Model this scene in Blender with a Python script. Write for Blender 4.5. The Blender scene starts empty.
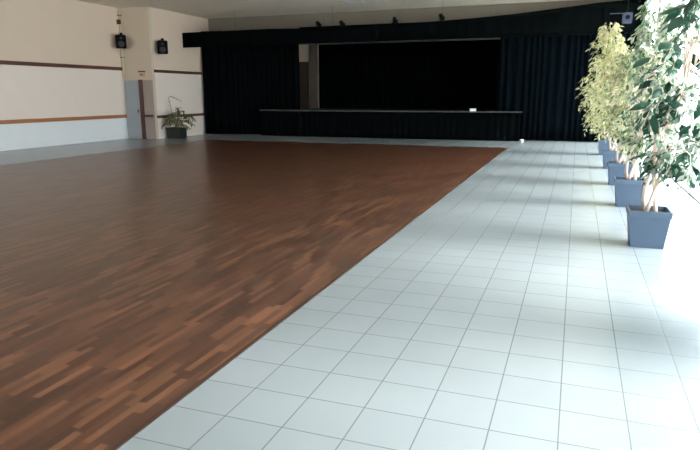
import bpy, bmesh, math, random
from mathutils import Vector, Matrix
S = bpy.context.scene
C = S.collection
PI = math.pi
random.seed(7)

# ------------------------------------------------------------------ camera
F, PITCH, YAW, ROLL, H = 612.18, 0.21043, 0.34990, -0.00193, 1.652
cy, sy, cp, sp = math.cos(YAW), math.sin(YAW), math.cos(PITCH), math.sin(PITCH)
fw = Vector((-sy * cp, cy * cp, -sp)); rt = Vector((cy, sy, 0)); up = rt.cross(fw)
r2 = math.cos(ROLL) * rt + math.sin(ROLL) * up
u2 = -math.sin(ROLL) * rt + math.cos(ROLL) * up
cd = bpy.data.cameras.new('camera'); cam = bpy.data.objects.new('camera', cd); C.objects.link(cam)
M = Matrix((r2, u2, -fw)).transposed().to_4x4(); M.translation = (0, 0, H)
cam.matrix_world = M
cd.sensor_width = 36; cd.lens = F / 700 * 36; cd.clip_start = .05; cd.clip_end = 300
S.camera = cam

# ------------------------------------------------------------------ sky, sun, exposure
S.view_settings.view_transform = 'Standard'; S.view_settings.look = 'None'
S.view_settings.gamma = 1; S.view_settings.use_curve_mapping = False
S.view_settings.exposure = 0.14
W = bpy.data.worlds.new('sky'); S.world = W; W.use_nodes = True
wn = W.node_tree; bg = wn.nodes['Background']
tc = wn.nodes.new('ShaderNodeTexCoord'); sx = wn.nodes.new('ShaderNodeSeparateXYZ')
rp = wn.nodes.new('ShaderNodeValToRGB')
rp.color_ramp.elements[0].position = 0.0; rp.color_ramp.elements[0].color = (.93, .97, 1, 1)
rp.color_ramp.elements[1].position = .55; rp.color_ramp.elements[1].color = (.66, .83, 1, 1)
wn.links.new(tc.outputs['Generated'], sx.inputs[0]); wn.links.new(sx.outputs['Z'], rp.inputs[0])
wn.links.new(rp.outputs[0], bg.inputs[0]); bg.inputs[1].default_value = 7.5

sun = bpy.data.lights.new('sun', 'SUN'); sun.energy = 13; sun.angle = .55; sun.color = (1, .98, .95)
so = bpy.data.objects.new('sun', sun); C.objects.link(so)
so.rotation_euler = Vector((-.75, .03, -.66)).to_track_quat('-Z', 'Y').to_euler()   # hazy, from the right

def portal(loc, rot, w, h):
    l = bpy.data.lights.new('daylight_portal', 'AREA'); l.shape = 'RECTANGLE'; l.size = w; l.size_y = h
    l.cycles.is_portal = True
    o = bpy.data.objects.new('daylight_portal', l); C.objects.link(o); o.location = loc; o.rotation_euler = rot
portal((2.06, 12.3, 2.2), (0, PI / 2, 0), 4.4, 21.6)          # glazed wall on the right
portal((-10.6, -4.3, 2.4), (-PI / 2, 0, 0), 10.8, 3.9)      # window band behind the camera

# ------------------------------------------------------------------ helpers
def mat(name, col, rough=.6, metal=0, spec=.5, noise=None, bump=None, coat=0):
    m = bpy.data.materials.new(name); m.use_nodes = True
    nt = m.node_tree; b = nt.nodes['Principled BSDF']
    b.inputs['Base Color'].default_value = (*col, 1); b.inputs['Roughness'].default_value = rough
    b.inputs['Metallic'].default_value = metal; b.inputs['Specular IOR Level'].default_value = spec
    b.inputs['Coat Weight'].default_value = coat
    t = nt.nodes.new('ShaderNodeTexCoord')
    n = nt.nodes.new('ShaderNodeTexNoise'); n.inputs['Scale'].default_value = (noise or (6, .08))[0]
    n.inputs['Detail'].default_value = 4
    nt.links.new(t.outputs['Object'], n.inputs['Vector'])
    a = (noise or (6, .08))[1]
    mr = nt.nodes.new('ShaderNodeMapRange'); mr.inputs[3].default_value = 1 - a; mr.inputs[4].default_value = 1 + a
    nt.links.new(n.outputs[0], mr.inputs[0])
    vm = nt.nodes.new('ShaderNodeVectorMath'); vm.operation = 'SCALE'; vm.inputs[0].default_value = col
    nt.links.new(mr.outputs[0], vm.inputs['Scale']); nt.links.new(vm.outputs[0], b.inputs['Base Color'])
    if bump:
        n2 = nt.nodes.new('ShaderNodeTexNoise'); n2.inputs['Scale'].default_value = bump[0]
        nt.links.new(t.outputs['Object'], n2.inputs['Vector'])
        bp = nt.nodes.new('ShaderNodeBump'); bp.inputs['Strength'].default_value = bump[1]; bp.inputs['Distance'].default_value = .01
        nt.links.new(n2.outputs[0], bp.inputs['Height']); nt.links.new(bp.outputs[0], b.inputs['Normal'])
    return m

def srgb(r, g, b):
    f = lambda c: (c / 255 / 12.92) if c / 255 <= .04045 else ((c / 255 + .055) / 1.055) ** 2.4
    return (f(r), f(g), f(b))

def link(name, bm, m, parent=None, smooth=False, kind=None):
    me = bpy.data.meshes.new(name)
    if smooth:
        for f in bm.faces: f.smooth = True
    bmesh.ops.recalc_face_normals(bm, faces=bm.faces)
    bm.to_mesh(me); bm.free()
    for x in (m if isinstance(m, (list, tuple)) else [m]): me.materials.append(x)
    o = bpy.data.objects.new(name, me); C.objects.link(o); o.parent = parent
    if kind: o['kind'] = kind
    return o

def box(bm, x0, x1, y0, y1, z0, z1, mi=0, bev=0):
    b2 = bmesh.new()
    bmesh.ops.create_cube(b2, size=1)
    for v in b2.verts:
        v.co = Vector((x0 if v.co.x < 0 else x1, y0 if v.co.y < 0 else y1, z0 if v.co.z < 0 else z1))
    if bev: bmesh.ops.bevel(b2, geom=b2.edges[:], offset=bev, segments=2, affect='EDGES')
    for f in b2.faces: f.material_index = mi
    me = bpy.data.meshes.new('t'); b2.to_mesh(me); b2.free(); bm.from_mesh(me); bpy.data.meshes.remove(me)
    return bm

def tube(bm, pts, rad, n=8, cap=True):
    pts = [Vector(p) for p in pts]
    rr = rad if isinstance(rad, (list, tuple)) else [rad] * len(pts)
    rings = []
    for i, p in enumerate(pts):
        d = (pts[min(i + 1, len(pts) - 1)] - pts[max(i - 1, 0)]).normalized()
        a = d.orthogonal().normalized() if i == 0 else (a - d * a.dot(d)).normalized()
        b = d.cross(a)
        rings.append([bm.verts.new(p + (a * math.cos(2 * PI * k / n) + b * math.sin(2 * PI * k / n)) * rr[i]) for k in range(n)])
    for i in range(len(rings) - 1):
        for k in range(n):
            bm.faces.new((rings[i][k], rings[i][(k + 1) % n], rings[i + 1][(k + 1) % n], rings[i + 1][k]))
    if cap:
        bm.faces.new(rings[0][::-1]); bm.faces.new(rings[-1])
    return bm

def thing(name, label, cat, loc=(0, 0, 0), rz=0, group=None):
    o = bpy.data.objects.new(name, None); o.empty_display_size = .1; C.objects.link(o)
    o.location = loc; o.rotation_euler = (0, 0, rz)
    o['label'] = label; o['category'] = cat
    if group: o['group'] = group
    return o

def tag(o, label, cat, group=None):
    o['label'] = label; o['category'] = cat
    if group: o['group'] = group
    return o

def BM(): return bmesh.new()

# ------------------------------------------------------------------ materials of the setting
def tile_material():
    m = bpy.data.materials.new('pale_ceramic_tiles'); m.use_nodes = True; nt = m.node_tree
    N = nt.nodes.new; Lk = nt.links.new; b = nt.nodes['Principled BSDF']
    t = N('ShaderNodeTexCoord'); s = N('ShaderNodeSeparateXYZ'); Lk(t.outputs['Object'], s.inputs[0])
    def mth(op, a, c=None):
        n = N('ShaderNodeMath'); n.operation = op
        for i, v in enumerate((a, c)):
            if v is None: continue
            if isinstance(v, (int, float)): n.inputs[i].default_value = v
            else: Lk(v, n.inputs[i])
        return n.outputs[0]
    cells = []; dist = []
    for ax, off in (('X', -.635), ('Y', 2.5337)):
        u = mth('DIVIDE', mth('SUBTRACT', s.outputs[ax], off), .33)
        fl = mth('FLOOR', u); fr = mth('SUBTRACT', u, fl)
        cells.append(fl); dist.append(mth('MINIMUM', fr, mth('SUBTRACT', 1, fr)))
    d = mth('MINIMUM', *dist)
    g = N('ShaderNodeMapRange'); g.inputs[1].default_value = .005; g.inputs[2].default_value = .013; Lk(d, g.inputs[0])
    cb = N('ShaderNodeCombineXYZ'); Lk(cells[0], cb.inputs[0]); Lk(cells[1], cb.inputs[1])
    wn_ = N('ShaderNodeTexWhiteNoise'); wn_.noise_dimensions = '3D'; Lk(cb.outputs[0], wn_.inputs[0])
    r = N('ShaderNodeValToRGB'); r.color_ramp.elements[0].color = (.25, .28, .30, 1); r.color_ramp.elements[1].color = (.26, .292, .312, 1)
    Lk(wn_.outputs['Value'], r.inputs[0])
    n = N('ShaderNodeTexNoise'); n.inputs['Scale'].default_value = 1.3; n.inputs['Detail'].default_value = 5; Lk(t.outputs['Object'], n.inputs[0])
    mr = N('ShaderNodeMapRange'); mr.inputs[3].default_value = .9; mr.inputs[4].default_value = 1.08; Lk(n.outputs[0], mr.inputs[0])
    sc = N('ShaderNodeVectorMath'); sc.operation = 'SCALE'; Lk(r.outputs[0], sc.inputs[0]); Lk(mr.outputs[0], sc.inputs['Scale'])
    mx = N('ShaderNodeMix'); mx.data_type = 'RGBA'; mx.inputs[6].default_value = (.12, .138, .15, 1); Lk(g.outputs[0], mx.inputs[0]); Lk(sc.outputs[0], mx.inputs[7])
    Lk(mx.outputs[2], b.inputs['Base Color']); b.inputs['Roughness'].default_value = .26; b.inputs['Specular IOR Level'].default_value = .5
    bp = N('ShaderNodeBump'); bp.inputs['Strength'].default_value = .25; bp.inputs['Distance'].default_value = .003; Lk(g.outputs[0], bp.inputs['Height']); Lk(bp.outputs[0], b.inputs['Normal'])
    return m

def parquet_material():
    m = bpy.data.materials.new('mosaic_parquet'); m.use_nodes = True; nt = m.node_tree
    N = nt.nodes.new; Lk = nt.links.new; b = nt.nodes['Principled BSDF']
    t = N('ShaderNodeTexCoord'); s = N('ShaderNodeSeparateXYZ'); Lk(t.outputs['Object'], s.inputs[0])
    def mth(op, a, c=None):
        n = N('ShaderNodeMath'); n.operation = op
        for i, v in enumerate((a, c)):
            if v is None: continue
            if isinstance(v, (int, float)): n.inputs[i].default_value = v
            else: Lk(v, n.inputs[i])
        return n.outputs[0]
    u = mth('DIVIDE', s.outputs['X'], .05); row = mth('FLOOR', u); fu = mth('SUBTRACT', u, row)
    w1 = N('ShaderNodeTexWhiteNoise'); w1.noise_dimensions = '1D'; Lk(row, w1.inputs['W'])
    v = mth('ADD', mth('DIVIDE', s.outputs['Y'], .42), mth('MULTIPLY', w1.outputs['Value'], 7.3))
    col = mth('FLOOR', v); fv = mth('SUBTRACT', v, col)
    cb = N('ShaderNodeCombineXYZ'); Lk(row, cb.inputs[0]); Lk(col, cb.inputs[1])
    w2 = N('ShaderNodeTexWhiteNoise'); w2.noise_dimensions = '3D'; Lk(cb.outputs[0], w2.inputs[0])
    r = N('ShaderNodeValToRGB'); e = r.color_ramp.elements
    e[0].color = (*srgb(62, 37, 26), 1); e[1].color = (*srgb(114, 75, 53), 1)
    for p_, c_ in ((.25, (73, 44, 31)), (.5, (84, 52, 37)), (.75, (94, 60, 42))):
        k = e.new(p_); k.color = (*srgb(*c_), 1)
    Lk(w2.outputs['Value'], r.inputs[0])
    mp = N('ShaderNodeMapping'); mp.inputs['Scale'].default_value = (12, 1.2, 1); Lk(t.outputs['Object'], mp.inputs[0])
    n = N('ShaderNodeTexNoise'); n.inputs['Scale'].default_value = 2; n.inputs['Detail'].default_value = 6; Lk(mp.outputs[0], n.inputs[0])
    mr = N('ShaderNodeMapRange'); mr.inputs[3].default_value = .8; mr.inputs[4].default_value = 1.2; Lk(n.outputs[0], mr.inputs[0])
    sc = N('ShaderNodeVectorMath'); sc.operation = 'SCALE'; Lk(r.outputs[0], sc.inputs[0]); Lk(mr.outputs[0], sc.inputs['Scale'])
    n4 = N('ShaderNodeTexNoise'); n4.inputs['Scale'].default_value = 1; n4.inputs['Detail'].default_value = 5; n4.inputs['Roughness'].default_value = .65
    mp4 = N('ShaderNodeMapping'); mp4.inputs['Scale'].default_value = (5, .9, 1); Lk(t.outputs['Object'], mp4.inputs[0]); Lk(mp4.outputs[0], n4.inputs[0])
    m4 = N('ShaderNodeMapRange'); m4.inputs[1].default_value = .3; m4.inputs[2].default_value = .7; m4.inputs[3].default_value = .72; m4.inputs[4].default_value = 1.3; Lk(n4.outputs[0], m4.inputs[0])
    s4 = N('ShaderNodeVectorMath'); s4.operation = 'SCALE'; Lk(sc.outputs[0], s4.inputs[0]); Lk(m4.outputs[0], s4.inputs['Scale']); sc = s4
    du = mth('MULTIPLY', mth('MINIMUM', fu, mth('SUBTRACT', 1, fu)), .05)
    dv = mth('MULTIPLY', mth('MINIMUM', fv, mth('SUBTRACT', 1, fv)), .42)
    g = N('ShaderNodeMapRange'); g.inputs[1].default_value = .0006; g.inputs[2].default_value = .002; g.inputs[3].default_value = .85; Lk(mth('MINIMUM', du, dv), g.inputs[0])
    s2 = N('ShaderNodeVectorMath'); s2.operation = 'SCALE'; Lk(sc.outputs[0], s2.inputs[0]); Lk(g.outputs[0], s2.inputs['Scale'])
    Lk(s2.outputs[0], b.inputs['Base Color'])
    n3 = N('ShaderNodeTexNoise'); n3.inputs['Scale'].default_value = .8; n3.inputs['Detail'].default_value = 4; Lk(t.outputs['Object'], n3.inputs[0])
    m3 = N('ShaderNodeMapRange'); m3.inputs[3].default_value = .27; m3.inputs[4].default_value = .31; Lk(n3.outputs[0], m3.inputs[0])
    Lk(m3.outputs[0], b.inputs['Roughness']); b.inputs['Coat Weight'].default_value = 0; b.inputs['Specular IOR Level'].default_value = .5
    return m

def ceiling_material():
    m = mat('ceiling_board', srgb(242, 228, 212), .85, noise=(5, .06), bump=(60, .6))
    nt = m.node_tree; N = nt.nodes.new; Lk = nt.links.new; b = nt.nodes['Principled BSDF']
    src = b.inputs['Base Color'].links[0].from_socket
    t = N('ShaderNodeTexCoord'); br = N('ShaderNodeTexBrick'); br.offset = 0
    br.inputs['Scale'].default_value = 1; br.inputs['Brick Width'].default_value = .6; br.inputs['Row Height'].default_value = .6
    br.inputs['Mortar Size'].default_value = .012; br.inputs['Color1'].default_value = (1, 1, 1, 1); br.inputs['Color2'].default_value = (.97, .97, .97, 1)
    br.inputs['Mortar'].default_value = (.9, .9, .9, 1)
    Lk(t.outputs['Object'], br.inputs[0])
    mx = N('ShaderNodeMix'); mx.data_type = 'RGBA'; mx.blend_type = 'MULTIPLY'; mx.inputs[0].default_value = 1
    Lk(src, mx.inputs[6]); Lk(br.outputs[0], mx.inputs[7]); Lk(mx.outputs[2], b.inputs['Base Color'])
    return m

M_TILE = tile_material(); M_PARQ = parquet_material(); M_CEIL = ceiling_material()
M_WALL = mat('cream_wall_paint', srgb(226, 204, 186), .75, noise=(2, .03))
M_WALLW = mat('white_paint_and_bounce_light', srgb(236, 239, 243), .6, noise=(2, .03))  # white paint, lightened and blued to paint reflected light on the lower left wall
M_ALC = mat('beige_wall_paint', srgb(214, 196, 176), .75, noise=(2, .03))
M_RAIL = mat('brown_wood_rail', srgb(92, 56, 44), .5, noise=(9, .15))
M_RAILO = mat('orange_wood_rail', srgb(170, 112, 72), .5, noise=(9, .15))
M_DARKTRIM = mat('dark_strip', srgb(60, 38, 28), .45)
M_CURT = mat('black_stage_cloth', (.0016, .0026, .0031), .95, spec=.04, noise=(3, .25))
M_CURTB = mat('midnight_blue_stage_cloth', (.0014, .0034, .0052), .95, spec=.04, noise=(3, .25))
M_STAGE = mat('dark_stage_boards', (.02, .017, .015), .6)
M_EDGE = mat('worn_grey_metal_edge', srgb(62, 68, 64), .55, metal=.2, noise=(2.5, .9))
M_GREYDOOR = mat('blue_grey_door_paint', srgb(160, 166, 172), .45)
M_MAUVE = mat('mauve_door_paint', srgb(165, 148, 140), .45)
M_FRAME = mat('oxblood_door_frame', srgb(84, 48, 44), .45)
M_ALU = mat('pale_aluminium', srgb(205, 208, 212), .4, metal=.3)
M_BLACK = mat('black_plastic', (.003, .003, .0035), .7, spec=.12)
M_GREY = mat('grey_plastic', srgb(120, 122, 124), .5)
M_CONC = mat('pale_paving', srgb(232, 228, 218), .8, noise=(1, .1))

# ------------------------------------------------------------------ the room
WX1, WX2, JY = -16.2, -14.9, 19.45      # left wall, its inner run beside the stage, the return between them
ZC = 4.78; YB = 23.4; YF = -4.0; RX = 1.8
fl = link('floor', box(BM(), WX1 - .2, RX + .25, YF - .2, YB + .2, -.15, 0), M_TILE, kind='structure')
pq = link('floor', box(BM(), -12.8, -1.975, -2.6, 19.72, -.004, .004), M_PARQ, kind='structure')
bm = BM()
box(bm, -1.975, -1.945, -2.63, 19.75, 0, .006); box(bm, -12.83, -12.8, -2.63, 19.75, 0, .006)
box(bm, -12.8, -1.975, 19.72, 19.75, 0, .006); box(bm, -12.8, -1.975, -2.63, -2.6, 0, .006)
link('trim_1', bm, M_DARKTRIM, kind='structure')
link('ceiling', box(BM(), WX1 - .2, RX + .25, YF - .2, YB, ZC, ZC + .15), M_CEIL, kind='structure')
bm = BM()
ZA, ZB = .85, 2.6
for z0, z1, mi in ((0, ZA, 2), (ZA, ZB, 1), (ZB, ZC, 0)):  # lowest band carries reflected light in its colour
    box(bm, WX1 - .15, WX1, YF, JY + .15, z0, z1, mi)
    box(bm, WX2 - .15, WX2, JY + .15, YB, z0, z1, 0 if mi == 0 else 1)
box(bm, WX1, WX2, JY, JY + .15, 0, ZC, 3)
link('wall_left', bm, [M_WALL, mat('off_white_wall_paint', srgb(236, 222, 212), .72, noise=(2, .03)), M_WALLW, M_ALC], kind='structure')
# rails along the left wall
link('trim_2', box(BM(), WX1, WX1 + .035, YF, JY - .02, 2.54, 2.66, bev=.006), M_RAIL, kind='structure')
link('trim_3', box(BM(), WX1, WX1 + .045, YF, JY - .02, .79, .91, bev=.006), M_RAILO, kind='structure')
link('trim_4', box(BM(), WX2, WX2 + .035, JY + .12, 22.7, 2.46, 2.57, bev=.006), M_RAIL, kind='structure')
link('trim_5', box(BM(), WX2, WX2 + .045, JY + .12, 22.7, .78, .88, bev=.006), M_RAIL, kind='structure')
# back wall around the stage opening
OX0, OX1, SZ, OZ = -10.85, -2.75, 1.0, 3.62
bm = BM()
box(bm, WX2, OX0, YB, YB + .2, 0, ZC); box(bm, OX1, RX + .25, YB, YB + .2, 0, ZC)
box(bm, OX0, OX1, YB, YB + .2, OZ, ZC); box(bm, OX0, OX1, YB, YB + .2, 0, SZ)
link('wall_back', bm, mat('shaded_back_wall', srgb(128, 118, 106), .8, noise=(2, .05)), kind='structure')  # shade above the pelmet is put into this darker wall colour
# stage room behind the opening
SY = 28.6
link('floor', box(BM(), -14.2, 1.0, YB + .2, SY, .85, SZ), M_STAGE, kind='structure')
link('ceiling', box(BM(), -14.2, 1.0, YB + .2, SY, ZC, ZC + .1), M_STAGE, kind='structure')
bm = BM()
box(bm, -14.4, -14.2, YB + .2, SY + .2, 0, ZC); box(bm, 1.0, 1.2, YB + .2, SY + .2, 0, ZC); box(bm, -14.2, 1.0, SY, SY + .2, 0, ZC)
link('wall_stage', bm, M_WALL, kind='structure')
# right glazed wall
bm = BM()
box(bm, RX, RX + .22, YF, YB, 4.42, ZC)
for y0, y1 in ((YF, 1.6), (4.0, 4.9), (22.9, YB)):
    box(bm, RX, RX + .22, y0, y1, 0, 4.42)
link('wall_right', bm, M_WALLW, kind='structure')
link('added_eave', box(BM(), RX + .22, RX + 1.75, YF, YB + .2, 4.5, 4.7), M_WALLW, kind='structure')   # unseen eave over the glazing, added to cut the sun patch short
gl = bpy.data.materials.new('clear_window_glass'); gl.use_nodes = True; nt = gl.node_tree
nt.nodes.remove(nt.nodes['Principled BSDF'])
tr = nt.nodes.new('ShaderNodeBsdfTransparent'); tr.inputs[0].default_value = (.96, .98, .97, 1)
gs = nt.nodes.new('ShaderNodeBsdfGlossy'); gs.inputs['Roughness'].default_value = .02
mx = nt.nodes.new('ShaderNodeMixShader'); mx.inputs[0].default_value = .06
nt.links.new(tr.outputs[0], mx.inputs[1]); nt.links.new(gs.outputs[0], mx.inputs[2]); nt.links.new(mx.outputs[0], nt.nodes['Material Output'].inputs[0])
def window(n, axis, a0, a1, c, z0, z1, splits):
    o = bpy.data.objects.new('window_%d' % n, None); C.objects.link(o); o['kind'] = 'structure'
    f = BM(); fwd = .06
    def bx(b, p0, p1, q0, q1, d):
        if axis == 'Y': box(b, c - d, c + d, p0, p1, q0, q1)
        else: box(b, p0, p1, c - d, c + d, q0, q1)
    bx(f, a0, a1, z0, z0 + .02, .03); bx(f, a0, a1, z1 - fwd, z1, .04)
    cuts = [a0 + (a1 - a0) * i / splits for i in range(splits + 1)]
    for i, a in enumerate(cuts):
        l, r = (a, a + fwd) if i == 0 else ((a - fwd, a) if i == splits else (a - fwd / 2, a + fwd / 2))
        bx(f, l, r, z0 + .02, z1 - fwd, .035)
    link('window_frame', f, M_ALU, o)
    for i in range(splits):
        g = BM(); bx(g, cuts[i] + .05, cuts[i + 1] - .05, z0 + .015, z1 - .05, .004)
        link('window_pane', g, gl, o)
ys = [(1.6, 4.0), (4.9, 8.1), (8.1, 11.45), (11.45, 15.25), (15.25, 19.1), (19.1, 22.9)]
for i, (a, b_) in enumerate(ys): window(i + 1, 'Y', a, b_, RX + .1, 0.0, 4.42, 2)
# wall behind the camera with its band of windows
bm = BM()
box(bm, WX1, RX, YF - .2, YF, 0, .5); box(bm, WX1, RX, YF - .2, YF, 4.3, ZC)
xs = [(-15.9, -12.2), (-11.9, -8.2), (-7.9, -5.2)]
pr = [WX1] + [v for x in xs for v in x] + [RX]
for i in range(0, len(pr), 2): box(bm, pr[i], pr[i + 1], YF - .2, YF, .5, 4.3)
link('wall_front', bm, M_WALL, kind='structure')
for i, (a, b_) in enumerate(xs): window(7 + i, 'X', a, b_, YF - .1, .5, 4.3, 3)
# paving outside
link('ground', box(BM(), -60, 80, -60, 90, -.35, -.2), M_CONC, kind='structure')

# double door in the return of the left wall
DY = JY
o = bpy.data.objects.new('door_1', None); C.objects.link(o); o['kind'] = 'structure'; o.location = (-15.55, DY, 0)
def local(o_, fn): return fn
def pbox(name, x0, x1, y0, y1, z0, z1, m, par, bev=.004):
    ox, oy, oz = par_origin(par)
    return link(name, box(BM(), x0 - ox, x1 - ox, y0 - oy, y1 - oy, z0 - oz, z1 - oz, bev=bev), m, par)
def par_origin(p_):
    v = Vector((0, 0, 0))
    while p_ is not None: v += p_.location; p_ = p_.parent
    return v
l1 = pbox('door_leaf', -16.16, -15.50, DY - .05, DY, .01, 2.18, M_GREYDOOR, o); l1['label'] = 'blue-grey door leaf'
l2 = pbox('door_leaf', -15.32, -14.90, DY - .05, DY, .01, 2.18, M_MAUVE, o); l2['label'] = 'mauve-grey door leaf'
fr = pbox('door_frame', -15.50, -15.32, DY - .07, DY, 0, 2.2, M_FRAME, o)
pb = pbox('push_bar', -15.46, -14.91, DY - .13, DY - .07, .84, .91, M_FRAME, o)
pbox('door_handle', -15.62, -15.56, DY - .1, DY - .05, .98, 1.1, M_GREY, l1)
pbox('lintel', -16.18, -14.91, DY - .06, DY, 2.18, 2.22, M_ALC, o)

# ------------------------------------------------------------------ cloth on the stage front
def curtain(bm, x0, x1, y, zb, zt, amp=.05, wl=.24, yd=0, topf=None, seed=0, thick=.012, yf=None):
    rnd = random.Random(seed)
    n = max(8, int(abs(x1 - x0) / wl * 8))
    ph = 0; pts = []
    for i in range(n + 1):
        x = x0 + (x1 - x0) * i / n
        ph += 2 * PI / 8 * (1 + .35 * math.sin(i * .13 + seed))
        pts.append((x, amp * (.75 + .25 * math.sin(i * .05 + seed)) * math.sin(ph)))
    if yf: pts = [(x, d + yf(x)) for x, d in pts]
    rows = 6; gridf = []; gridb = []
    for r in range(rows + 1):
        f = r / rows; rf, rb = [], []
        for (x, d) in pts:
            zt_ = topf(x) if topf else zt
            z = zb + (zt_ - zb) * f
            k = 1 if yf else 1.15 - .4 * f
            rf.append(bm.verts.new((x, y + d * k - thick / 2, z))); rb.append(bm.verts.new((x, y + d * k + thick / 2, z)))
        gridf.append(rf); gridb.append(rb)
    for r in range(rows):
        for i in range(n):
            bm.faces.new((gridf[r][i], gridf[r][i + 1], gridf[r + 1][i + 1], gridf[r + 1][i]))
            bm.faces.new((gridb[r][i + 1], gridb[r][i], gridb[r + 1][i], gridb[r + 1][i + 1]))
    for i in range(n):
        bm.faces.new((gridf[0][i + 1], gridf[0][i], gridb[0][i], gridb[0][i + 1]))
        bm.faces.new((gridf[-1][i], gridf[-1][i + 1], gridb[-1][i + 1], gridb[-1][i]))
    for r in range(rows):
        bm.faces.new((gridf[r][0], gridf[r + 1][0], gridb[r + 1][0], gridb[r][0]))
        bm.faces.new((gridf[r + 1][-1], gridf[r][-1], gridb[r][-1], gridb[r + 1][-1]))
    return bm

CY = 23.15
def ptop(x):
    P = [(-15, 4.04), (-11, 4.05), (-8.3, 3.98), (-6.2, 4.02), (-4.45, 4.06), (-2, 4.2), (.45, 4.42), (2, 4.5)]
    for (a, za), (b_, zb) in zip(P, P[1:]):
        if a <= x <= b_: return za + (zb - za) * (x - a) / (b_ - a)
    return 4.4
def cloth(name, label, args, m, cat='curtain', group=None, **k):
    bm = curtain(BM(), *args, **k)
    return tag(link(name, bm, m, smooth=True), label, cat, group)
cloth('stage_curtain', 'black floor-length cloth hanging left of the stage opening, beside the cream wall', (-14.82, -10.6, CY, .02, 4.2), M_CURT, seed=1, yf=lambda x: -.5 * max(0, min(1, (-12.5 - x) / 2.2)))
cloth('stage_curtain', 'dark blue-black floor-length cloth hanging right of the stage opening, behind the trees', (OX1 - .02, RX - .1, CY, .02, 4.66), M_CURTB, seed=2, topf=lambda x: min(4.66, (ptop(x * .927) - H) * 1.079 + H - .04))
cloth('stage_header_drape', 'short black cloth hanging across the top of the stage opening', (-10.56, OX1 - .06, CY - .02, 3.62, 4.25), M_CURT, seed=3, amp=.03)
cloth('stage_backdrop', 'black backdrop cloth hanging across the rear of the stage', (-11.75, .7, 27.9, 1.0, 4.6), M_CURT, seed=4)
# black masking band hung in front of the stage
PY = 21.45
t = thing('stage_pelmet', 'long black cloth band hung high across the hall in front of the stage', 'pelmet', (-6.6, PY, 4.0))
link('pelmet_cloth', curtain(BM(), -14.87 + 6.6, RX - .05 + 6.6, 0, -.53, 0, amp=.012, wl=.4, topf=lambda x: ptop(x - 6.6) - 4.0, seed=5), M_CURT, t, smooth=True)
b = BM(); tube(b, [(-14.88 + 6.6, .05, .0), (0, .05, -.02), (RX - .03 + 6.6, .05, .3)], .025); link('support_pipe', b, M_BLACK, t)
for x in (-12.5, -8.5, -4.5, -.5):
    b = BM(); tube(b, [(x + 6.6, .05, ptop(x) - 4.02), (x + 6.6, .05, ZC - 4.0)], .003, 6); link('hanger_rod', b, M_BLACK, t)
# stage apron
t = thing('stage_platform', 'raised stage front wrapped in black cloth below the opening', 'stage', (-7.1, CY - .62, 0))
b = curtain(BM(), -12.1 + 7.1, -1.85 + 7.1, .04, .01, 1.0, amp=.02, wl=.3, seed=6); link('stage_skirt', b, M_CURT, t, smooth=True)
b = box(BM(), -12.12 + 7.1, -1.83 + 7.1, .0, .53, 1.0, 1.04); link('stage_deck', b, M_STAGE, t)
b = box(BM(), -12.12 + 7.1, -1.83 + 7.1, -.035, -.001, 1.0, 1.045, bev=.004); link('edge_strip', b, M_EDGE, t)
# pale rail along the top of the opening
b = BM(); tube(b, [(-9.9, CY - .09, 3.57), (-2.72, CY - .09, 3.57)], .025)
for x in (-9.5, -6.3, -3.1): tube(b, [(x, CY - .09, 3.57), (x, CY - .09, ZC)], .003, 6)
tag(link('lighting_bar', b, M_EDGE), 'thin pale horizontal bar across the top of the dark stage opening', 'bar')

# wing of the stage: pale panel wall with a brown door, beside the backdrop
t = thing('wing_panel', 'pale panel wall with brown door seen in the left wing of the stage', 'wall panel', (-11.9, 26.9, 1.0))
link('panel', box(BM(), -2.2, .5, .03, .1, 0, 3.6), M_ALC, t)
link('door_leaf', box(BM(), -.62, .04, -.02, .03, 0, 2.13, bev=.004), mat('brown_door_wood', srgb(66, 50, 38), .6), t)
link('door_post', box(BM(),   .1, .5, -.05, .03, 0, 3.6, bev=.004), mat('taupe_post', srgb(104, 94, 84), .6), t)

# ------------------------------------------------------------------ small fittings
def loudspeaker(label, loc, rz, tilt):
    t = thing('wall_speaker', label, 'loudspeaker', loc, rz, 'black loudspeakers on the left wall')
    b = BM(); bmesh.ops.create_cube(b, size=1)
    for v in b.verts:
        w = .19 if v.co.y < 0 else .13
        v.co = Vector((math.copysign(w, v.co.x), math.copysign(.15, v.co.y), math.copysign(.24, v.co.z)))
    bmesh.ops.bevel(b, geom=b.edges[:], offset=.02, segments=2, affect='EDGES')
    c = link('cabinet', b, M_BLACK, t); c.rotation_euler = (tilt, 0, 0)
    b = box(BM(), -.165, .165, -.162, -.15, -.215, .215, bev=.005); g = link('speaker_grille', b, mat('charcoal_mesh', (.004, .004, .005), .8, spec=.1, noise=(120, .5)), c)
    for z, r in ((-.08, .12), (.13, .05)):
        b = BM(); bmesh.ops.create_cone(b, cap_ends=True, segments=24, radius1=r, radius2=r * .6, depth=.012)
        bmesh.ops.rotate(b, verts=b.verts, matrix=Matrix.Rotation(PI / 2, 3, 'X')); bmesh.ops.translate(b, verts=b.verts, vec=(0, -.166, z))
        link('driver', b, mat('dark_cone', (.02, .02, .025), .5), c)
    b = BM(); tube(b, [(0, .14, .02), (0, .24, .12), (0, .30, .24)], .018); link('bracket', b, M_BLACK, t)
    b = box(BM(), -.05, .05, .295, .325, .14, .34, bev=.004); link('mounting_plate', b, M_BLACK, t)
    return t
# rotation: the back (+Y) points to the wall at -X
loudspeaker('large black wall speaker beside the cream pipe, nearer the camera of the two', (-15.90, 19.1, 3.56), .64, .12)
loudspeaker('smaller-looking black wall speaker right of the door, nearer the stage', (-14.66, 19.86, 3.38), .62, .12)

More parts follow.
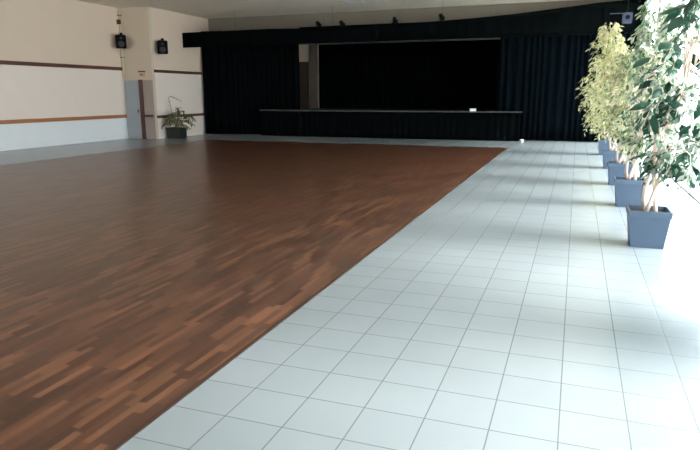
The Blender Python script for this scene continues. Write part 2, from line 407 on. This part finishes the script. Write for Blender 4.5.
b = BM(); tube(b, [(WX1 + .06, JY - .06, 2.25), (WX1 + .06, JY - .06, ZC - .01)], .035, 10)
t = thing('wall_pipe', 'cream vertical pipe in the wall corner above the large speaker', 'pipe', (0, 0, 0))
link('pipe', b, mat('cream_pipe', srgb(216, 204, 176), .5), t)
link('junction_box', box(BM(), WX1 + .0, WX1 + .14, JY - .17, JY - .09, 4.2, 4.36, bev=.006), M_FRAME, t)
for z in (3.0, 4.5): link('pipe_clamp', box(BM(), WX1, WX1 + .12, JY - .115, JY - .0, z, z + .03), M_GREY, t)

t = thing('exit_sign', 'small pink and dark red sign above the dark door post', 'sign', (-15.34, DY - .02, 2.40))
link('sign_panel', box(BM(), -.11, .11, -.03, .0, -.11, .07), mat('pink_sign', srgb(214, 178, 168), .5), t)
link('sign_housing', box(BM(), -.14, .14, -.05, .02, .07, .115, bev=.005), M_FRAME, t)
link('sign_mark', box(BM(), -.07, .07, -.034, -.03, -.05, .01), mat('red_mark', srgb(150, 84, 76), .5), t)

def spot(x, label):
    z = ptop(x)
    t = thing('stage_spotlight', label, 'spotlight', (x, PY - .16, z + .13), random.uniform(-.3, .3), 'black spotlights along the top of the pelmet')
    b = BM(); bmesh.ops.create_cone(b, cap_ends=True, segments=20, radius1=.085, radius2=.06, depth=.2)
    bmesh.ops.rotate(b, verts=b.verts, matrix=Matrix.Rotation(PI / 2 - .5, 3, 'X')); link('lamp_housing', b, M_BLACK, t, smooth=False)
    b = BM(); tube(b, [(-.1, 0, 0), (-.1, .02, -.1), (.1, .02, -.1), (.1, 0, 0)], .009, 6); link('yoke', b, M_BLACK, t)
    b = box(BM(), -.02, .02, .0, .14, -.15, -.11); link('clamp', b, M_BLACK, t)
for x, l in ((-8.97, 'black spotlight clamped to the pelmet, leftmost of the four'), (-8.06, 'black spotlight clamped to the pelmet, second from the left'),
             (-6.11, 'black spotlight clamped to the pelmet, third from the left'), (-4.49, 'black spotlight clamped to the pelmet, rightmost of the four')): spot(x, l)

for x, l in ((-7.45, 'flat white square ceiling light above the pelmet, left one of the pair'), (-6.45, 'flat white square ceiling light above the pelmet, right one of the pair')):
    t = thing('ceiling_light', l, 'ceiling light', (x, 20.9, ZC), 0, 'white ceiling lights near the stage')
    link('light_frame', box(BM(), -.3, .3, -.3, .3, -.025, -.001, bev=.004), M_ALU, t)
    link('diffuser', box(BM(), -.27, .27, -.27, .27, -.032, -.025), mat('opal_diffuser', (.85, .85, .82), .4), t)

# white box on the stage edge, white cup on the floor by the stage corner
t = thing('cardboard_box', 'small white box lying on the right part of the stage edge', 'box', (-3.56, CY - .36, 1.041), .3)
link('box_body', box(BM(), -.11, .11, -.08, .08, 0, .075, bev=.004), M_WALLW, t)
link('box_lid', box(BM(), -.115, .115, -.085, .085, .075, .095, bev=.004), M_WALLW, t)
b = BM(); bmesh.ops.create_cone(b, cap_ends=True, segments=16, radius1=.045, radius2=.06, depth=.1); bmesh.ops.translate(b, verts=b.verts, vec=(0, 0, .05))
o = link('paper_cup', b, M_WALLW); o.location = (-1.74, 22.3, 0); tag(o, 'small white cup on the tiles at the right foot of the stage', 'cup')

# grey-blue projector hanging near the right end of the pelmet
t = thing('hanging_projector', 'grey-blue lamp unit hanging high near the window at the right stage corner', 'projector', (1.17, 20.0, 3.78))
link('housing', box(BM(), -.13, .13, -.16, .16, -.15, .13, bev=.02), mat('blue_grey_metal', srgb(48, 56, 82), .5), t)
b = BM(); tube(b, [(0, -.16, 0), (0, -.2, 0)], .06, 14); link('lens', b, M_BLACK, t)
b = BM(); tube(b, [(0, 0, .13), (0, 0, ZC - 3.78)], .010, 8); link('drop_rod', b, M_BLACK, t)
b = BM(); tube(b, [(-.47, 0, .13), (.05, 0, .13)], .012, 8); link('side_bar', b, mat('slate_metal', srgb(52, 60, 76), .6), t)

# ------------------------------------------------------------------ plants
def leaf_mat(name, cols, transl=.45):
    m = bpy.data.materials.new(name); m.use_nodes = True; nt = m.node_tree; N = nt.nodes.new; Lk = nt.links.new
    b = nt.nodes['Principled BSDF']; g = N('ShaderNodeNewGeometry'); r = N('ShaderNodeValToRGB')
    e = r.color_ramp.elements; e[0].color = (*cols[0], 1); e[1].color = (*cols[-1], 1)
    for i, c in enumerate(cols[1:-1]): e.new((i + 1) / (len(cols) - 1)).color = (*c, 1)
    Lk(g.outputs['Random Per Island'], r.inputs[0]); Lk(r.outputs[0], b.inputs['Base Color'])
    b.inputs['Roughness'].default_value = .35
    tl = N('ShaderNodeBsdfTranslucent'); Lk(r.outputs[0], tl.inputs[0])
    mx = N('ShaderNodeMixShader'); mx.inputs[0].default_value = transl
    Lk(b.outputs[0], mx.inputs[1]); Lk(tl.outputs[0], mx.inputs[2]); Lk(mx.outputs[0], nt.nodes['Material Output'].inputs[0])
    return m
M_POT = mat('blue_grey_plastic_pot', srgb(76, 92, 112), .5)
M_SOIL = mat('dark_soil', (.02, .016, .014), .9, noise=(30, .5))
M_BARK = mat('pale_pinkish_bark', srgb(232, 208, 192), .7, noise=(20, .2))

def leaf(verts, faces, p, d, n, L, Wd):
    s = d.cross(n).normalized(); n = s.cross(d).normalized()
    i = len(verts)
    verts += [p, p + d * L * .3 + s * Wd * .42 - n * L * .02, p + d * L * .3 - s * Wd * .42 - n * L * .02, p + d * L * .32 + n * L * .05,
              p + d * L * .65 + s * Wd * .36 - n * L * .06, p + d * L * .65 - s * Wd * .36 - n * L * .06, p + d * L * .66 + n * L * 0.0, p + d * L - n * L * .16]
    for f in ((0, 1, 3), (0, 3, 2), (1, 4, 6, 3), (3, 6, 5, 2), (4, 7, 6), (6, 7, 5)): faces.append(tuple(i + k for k in f))

def fig(label, y, cx, rad, zmin, zmax, L, n_tw, M_LEAF, seed, xoff=0, shape=None, stems=3, group='potted fig trees along the windows', ypull=0, big=0):
    R = random.Random(seed)
    t = thing('potted_fig_tree', label, 'potted tree', (.82, y, 0), 0, group)
    # tapered square pot with rim, hollow top
    b = BM()
    prof = [(.165, 0), (.203, .34), (.203, .345), (.214, .345), (.214, .41), (.195, .41), (.19, .35)]
    rings = []
    for (w, z) in prof:
        rings.append([b.verts.new((sx_ * w, sy_ * w, z)) for sx_, sy_ in ((-1, -1), (1, -1), (1, 1), (-1, 1))])
    for a, c in zip(rings, rings[1:]):
        for k in range(4): b.faces.new((a[k], a[(k + 1) % 4], c[(k + 1) % 4], c[k]))
    b.faces.new(rings[0][::-1]); b.faces.new(rings[-1])
    link('plant_pot', b, M_POT, t)
    b = BM(); box(b, -.185, .185, -.185, .185, .352, .365); link('soil', b, M_SOIL, t)
    # trunks twisting round one another
    tips = []; bt = BM()
    for s in range(stems):
        a0 = 2 * PI * s / stems; pts = []
        for i in range(14):
            f = i / 13; z = .36 + f * (zmax * .72 - .36)
            rr = .05 * (1 - .3 * f) + .02
            pts.append(Vector(((cx - .84) * f * f * 1.2 + rr * math.cos(a0 + f * 7), rr * math.sin(a0 + f * 7), z)))
        tube(bt, pts, [.024 - .018 * min(1, i / 9) for i in range(14)], 8)
        tips.append(pts)
    link('trunk', bt, M_BARK, t, smooth=True)
    bb = BM(); verts, faces = [], []; bv, bf = [], []
    for k in range(n_tw):
        f = R.random(); z = zmin + (zmax - zmin) * f
        pr_ = shape(f) if shape else math.sin(PI * min(1, .12 + f * .88)) ** .6
        a = R.uniform(0, 2 * PI); q = rad * pr_ * math.sqrt(R.uniform(.12, 1))
        tip = Vector((cx - .84 + q * math.cos(a), q * math.sin(a) + ypull, z))
        src = R.choice(tips); j = max(3, min(13, int((z - .3) / (zmax * .72) * 13)))
        base = src[min(13, max(2, j - R.randint(0, 3)))]
        mid = (base + tip) / 2 + Vector((0, 0, R.uniform(.05, .2)))
        pts = [base, base.lerp(mid, .55) + Vector((0, 0, .05)), mid.lerp(tip, .35) + Vector((0, 0, .04)), tip]
        out = (tip - Vector((cx - .84, 0, z))); out.z = 0
        out = out.normalized() if out.length > .01 else Vector((1, 0, 0))
        drop = R.uniform(.12, .3) * (rad / .6)
        end = tip + out * drop * .5 + Vector((0, 0, -drop))
        pts.append(end)
        if k % 4 == 0: tube(bb, pts, [.009, .007, .005, .004, .002], 5)
        else: tube(bb, [pts[2], tip, end], [.004, .003, .002], 4)
        nl = R.randint(8, 13) if L < .1 else R.randint(5, 8)
        for i in range(nl):
            u = i / nl
            p_ = (pts[2].lerp(tip, u * 2) if u < .5 else tip.lerp(end, u * 2 - 1)) + Vector((R.gauss(0, .02), R.gauss(0, .02), R.gauss(0, .02)))
            if p_.x + .84 > RX - .12: continue
            th = R.uniform(0, 2 * PI)
            d = (out * R.uniform(.2, .9) + Vector((math.cos(th), math.sin(th), 0)) * .9 + Vector((0, 0, R.uniform(-1.1, -.1)))).normalized()
            nrm = Vector((R.gauss(0, .5), R.gauss(0, .5), 1)).normalized()
            ll = L * R.uniform(.7, 1.25)
            isbig = R.random() < big
            if isbig: ll = R.uniform(.17, .25)
            if p_.x + .84 + ll * max(0, d.x) > RX - .05: continue
            if isbig: leaf(bv, bf, p_, d, nrm, ll, ll * .55)
            else: leaf(verts, faces, p_, d, nrm, ll, ll * .48)
    if bv:
        me = bpy.data.meshes.new('large_leaves'); me.from_pydata([tuple(v) for v in bv], [], bf); me.materials.append(DARK)
        for p_ in me.polygons: p_.use_smooth = True
        lo = bpy.data.objects.new('large_leaves', me); C.objects.link(lo); lo.parent = t; lo['label'] = 'large dark green leaves'
    link('branches', bb, M_BARK, t)
    me = bpy.data.meshes.new('foliage'); me.from_pydata([tuple(v) for v in verts], [], faces); me.materials.append(M_LEAF)
    for p_ in me.polygons: p_.use_smooth = True
    fo = bpy.data.objects.new('foliage', me); C.objects.link(fo); fo.parent = t
    return t

DARK = leaf_mat('dark_green_large_leaves', [(.006, .045, .028), (.012, .07, .042), (.03, .11, .07)], .25)
YEL = leaf_mat('yellow_green_leaves', [(.22, .27, .08), (.50, .52, .24), (.66, .66, .40), (.60, .60, .34)])
YG = leaf_mat('light_green_leaves', [(.10, .18, .06), (.32, .38, .18), (.52, .54, .32), (.60, .60, .42)])
GR = leaf_mat('mid_green_leaves', [(.03, .11, .05), (.15, .26, .13), (.38, .46, .30), (.56, .58, .48)])
DG = leaf_mat('deep_green_variegated_leaves', [(.02, .08, .045), (.10, .20, .12), (.28, .38, .28), (.46, .53, .44), (.58, .60, .54)])
def crownA(f):      # full below, a notch, then a loose narrower top
    P = [(0, .6), (.15, .8), (.35, 1), (.58, 1), (.66, .55), (.76, .72), (.88, .5), (1, .3)]
    for (a, va), (b_, vb) in zip(P, P[1:]):
        if f <= b_: return va + (vb - va) * (f - a) / (b_ - a)
    return .3
crownB = lambda f: .55 + .45 * math.sin(PI * min(1, f * 1.1))
fig('fifth potted fig from the front, farthest one, by the black curtain', 18.4, .70, .62, .75, 3.55, .125, 290, YEL, 5, shape=crownA)
fig('fourth potted fig from the front, with yellow-green leaves', 15.04, .76, .52, .8, 2.75, .10, 300, YEL, 4, shape=crownA)
fig('third potted fig from the front, small pale green leaves', 12.35, .92, .47, .7, 2.45, .09, 260, YG, 3, shape=crownB)
fig('second potted fig, right behind the nearest one, light green crown', 10.0, 1.04, .42, .75, 2.95, .095, 190, GR, 2, shape=crownB)
fig('nearest potted fig, tall, with large dark and pale leaves and a pinkish twisted trunk', 7.38, 1.12, .50, .78, 3.1, .09, 160, DG, 1, shape=crownB, big=.11)

# plant in a black trough beside the left wall
t = thing('potted_palm', 'low arching palm in a black pot against the wall beside the door', 'potted plant', (-14.47, 20.15, 0))
b = BM(); rings = []
for (w, z) in ((.31, 0), (.325, .36), (.345, .36), (.345, .41), (.32, .41), (.315, .37)):
    rings.append([b.verts.new((sx_ * w, sy_ * w * .6, z)) for sx_, sy_ in ((-1, -1), (1, -1), (1, 1), (-1, 1))])
for a, c in zip(rings, rings[1:]):
    for k in range(4): b.faces.new((a[k], a[(k + 1) % 4], c[(k + 1) % 4], c[k]))
b.faces.new(rings[0][::-1]); b.faces.new(rings[-1])
link('plant_pot', b, mat('charcoal_pot', (.016, .02, .02), .5), t)
link('soil', box(BM(), -.31, .31, -.18, .18, .375, .385), M_SOIL, t)
R = random.Random(3)
st = BM(); verts, faces = [], []
spec_ = [(-.42, .02, 1.5, True), (.55, -.05, .95, 0), (.75, .02, .75, 0), (-.4, -.1, .9, 0), (-.42, .1, .75, 0), (.2, -.35, 1.05, 0), (-.15, -.4, 1.0, 0), (.5, -.4, .8, 0), (.3, .15, 1.1, 0), (.75, -.2, .6, 0), (-.35, -.4, .65, 0), (.05, .1, 1.2, 0), (.15, -.5, .85, 0), (.6, .1, .95, 0)]
for (dx, dy, zt, arch) in spec_:
    b0 = Vector((R.uniform(-.08, .12), R.uniform(-.06, .06), .39)); pts = []
    for i in range(13):
        f = i / 12
        if arch:
            x = b0.x + (-.27) * math.sin(min(1, f * 1.6) * PI / 2) + max(0, f - .55) * 1.15
            z = .39 + (1.2) * math.sin(min(1, f * 1.5) * PI / 2) - max(0, f - .7) * .5
        else:
            x = b0.x + dx * f; z = .39 + (zt - .39) * math.sin(f * PI * .68) / 1.0 - .1 * f * f
        pts.append(Vector((max(x, -.39), b0.y + dy * f, z)))
    tube(st, pts, [.012 - .0008 * i for i in range(13)], 5)
    for i in range(4 if arch else 3, 13):
        dd = (pts[min(i + 1, 12)] - pts[i - 1]).normalized()
        for sgn in (-1, 1):
            for _ in range(1 if arch else 2):
                side = dd.cross(Vector((0, 0, 1))).normalized() * sgn
                d = (dd * .8 + side * .8 + Vector((R.gauss(0, .1), R.gauss(0, .1), -.5))).normalized()
                ll = (.12 if arch else .24) * R.uniform(.7, 1.1)
                if pts[i].x + d.x * ll < -.40: continue
                leaf(verts, faces, pts[i].copy(), d, Vector((R.gauss(0, .2), 0, 1)), ll, ll * .16)
link('stems', st, mat('olive_stem', srgb(96, 96, 60), .6), t)
me = bpy.data.meshes.new('fronds'); me.from_pydata([tuple(v) for v in verts], [], faces)
me.materials.append(leaf_mat('olive_green_fronds', [(.05, .06, .018), (.12, .13, .04), (.19, .19, .08)], .2))
o = bpy.data.objects.new('fronds', me); C.objects.link(o); o.parent = t
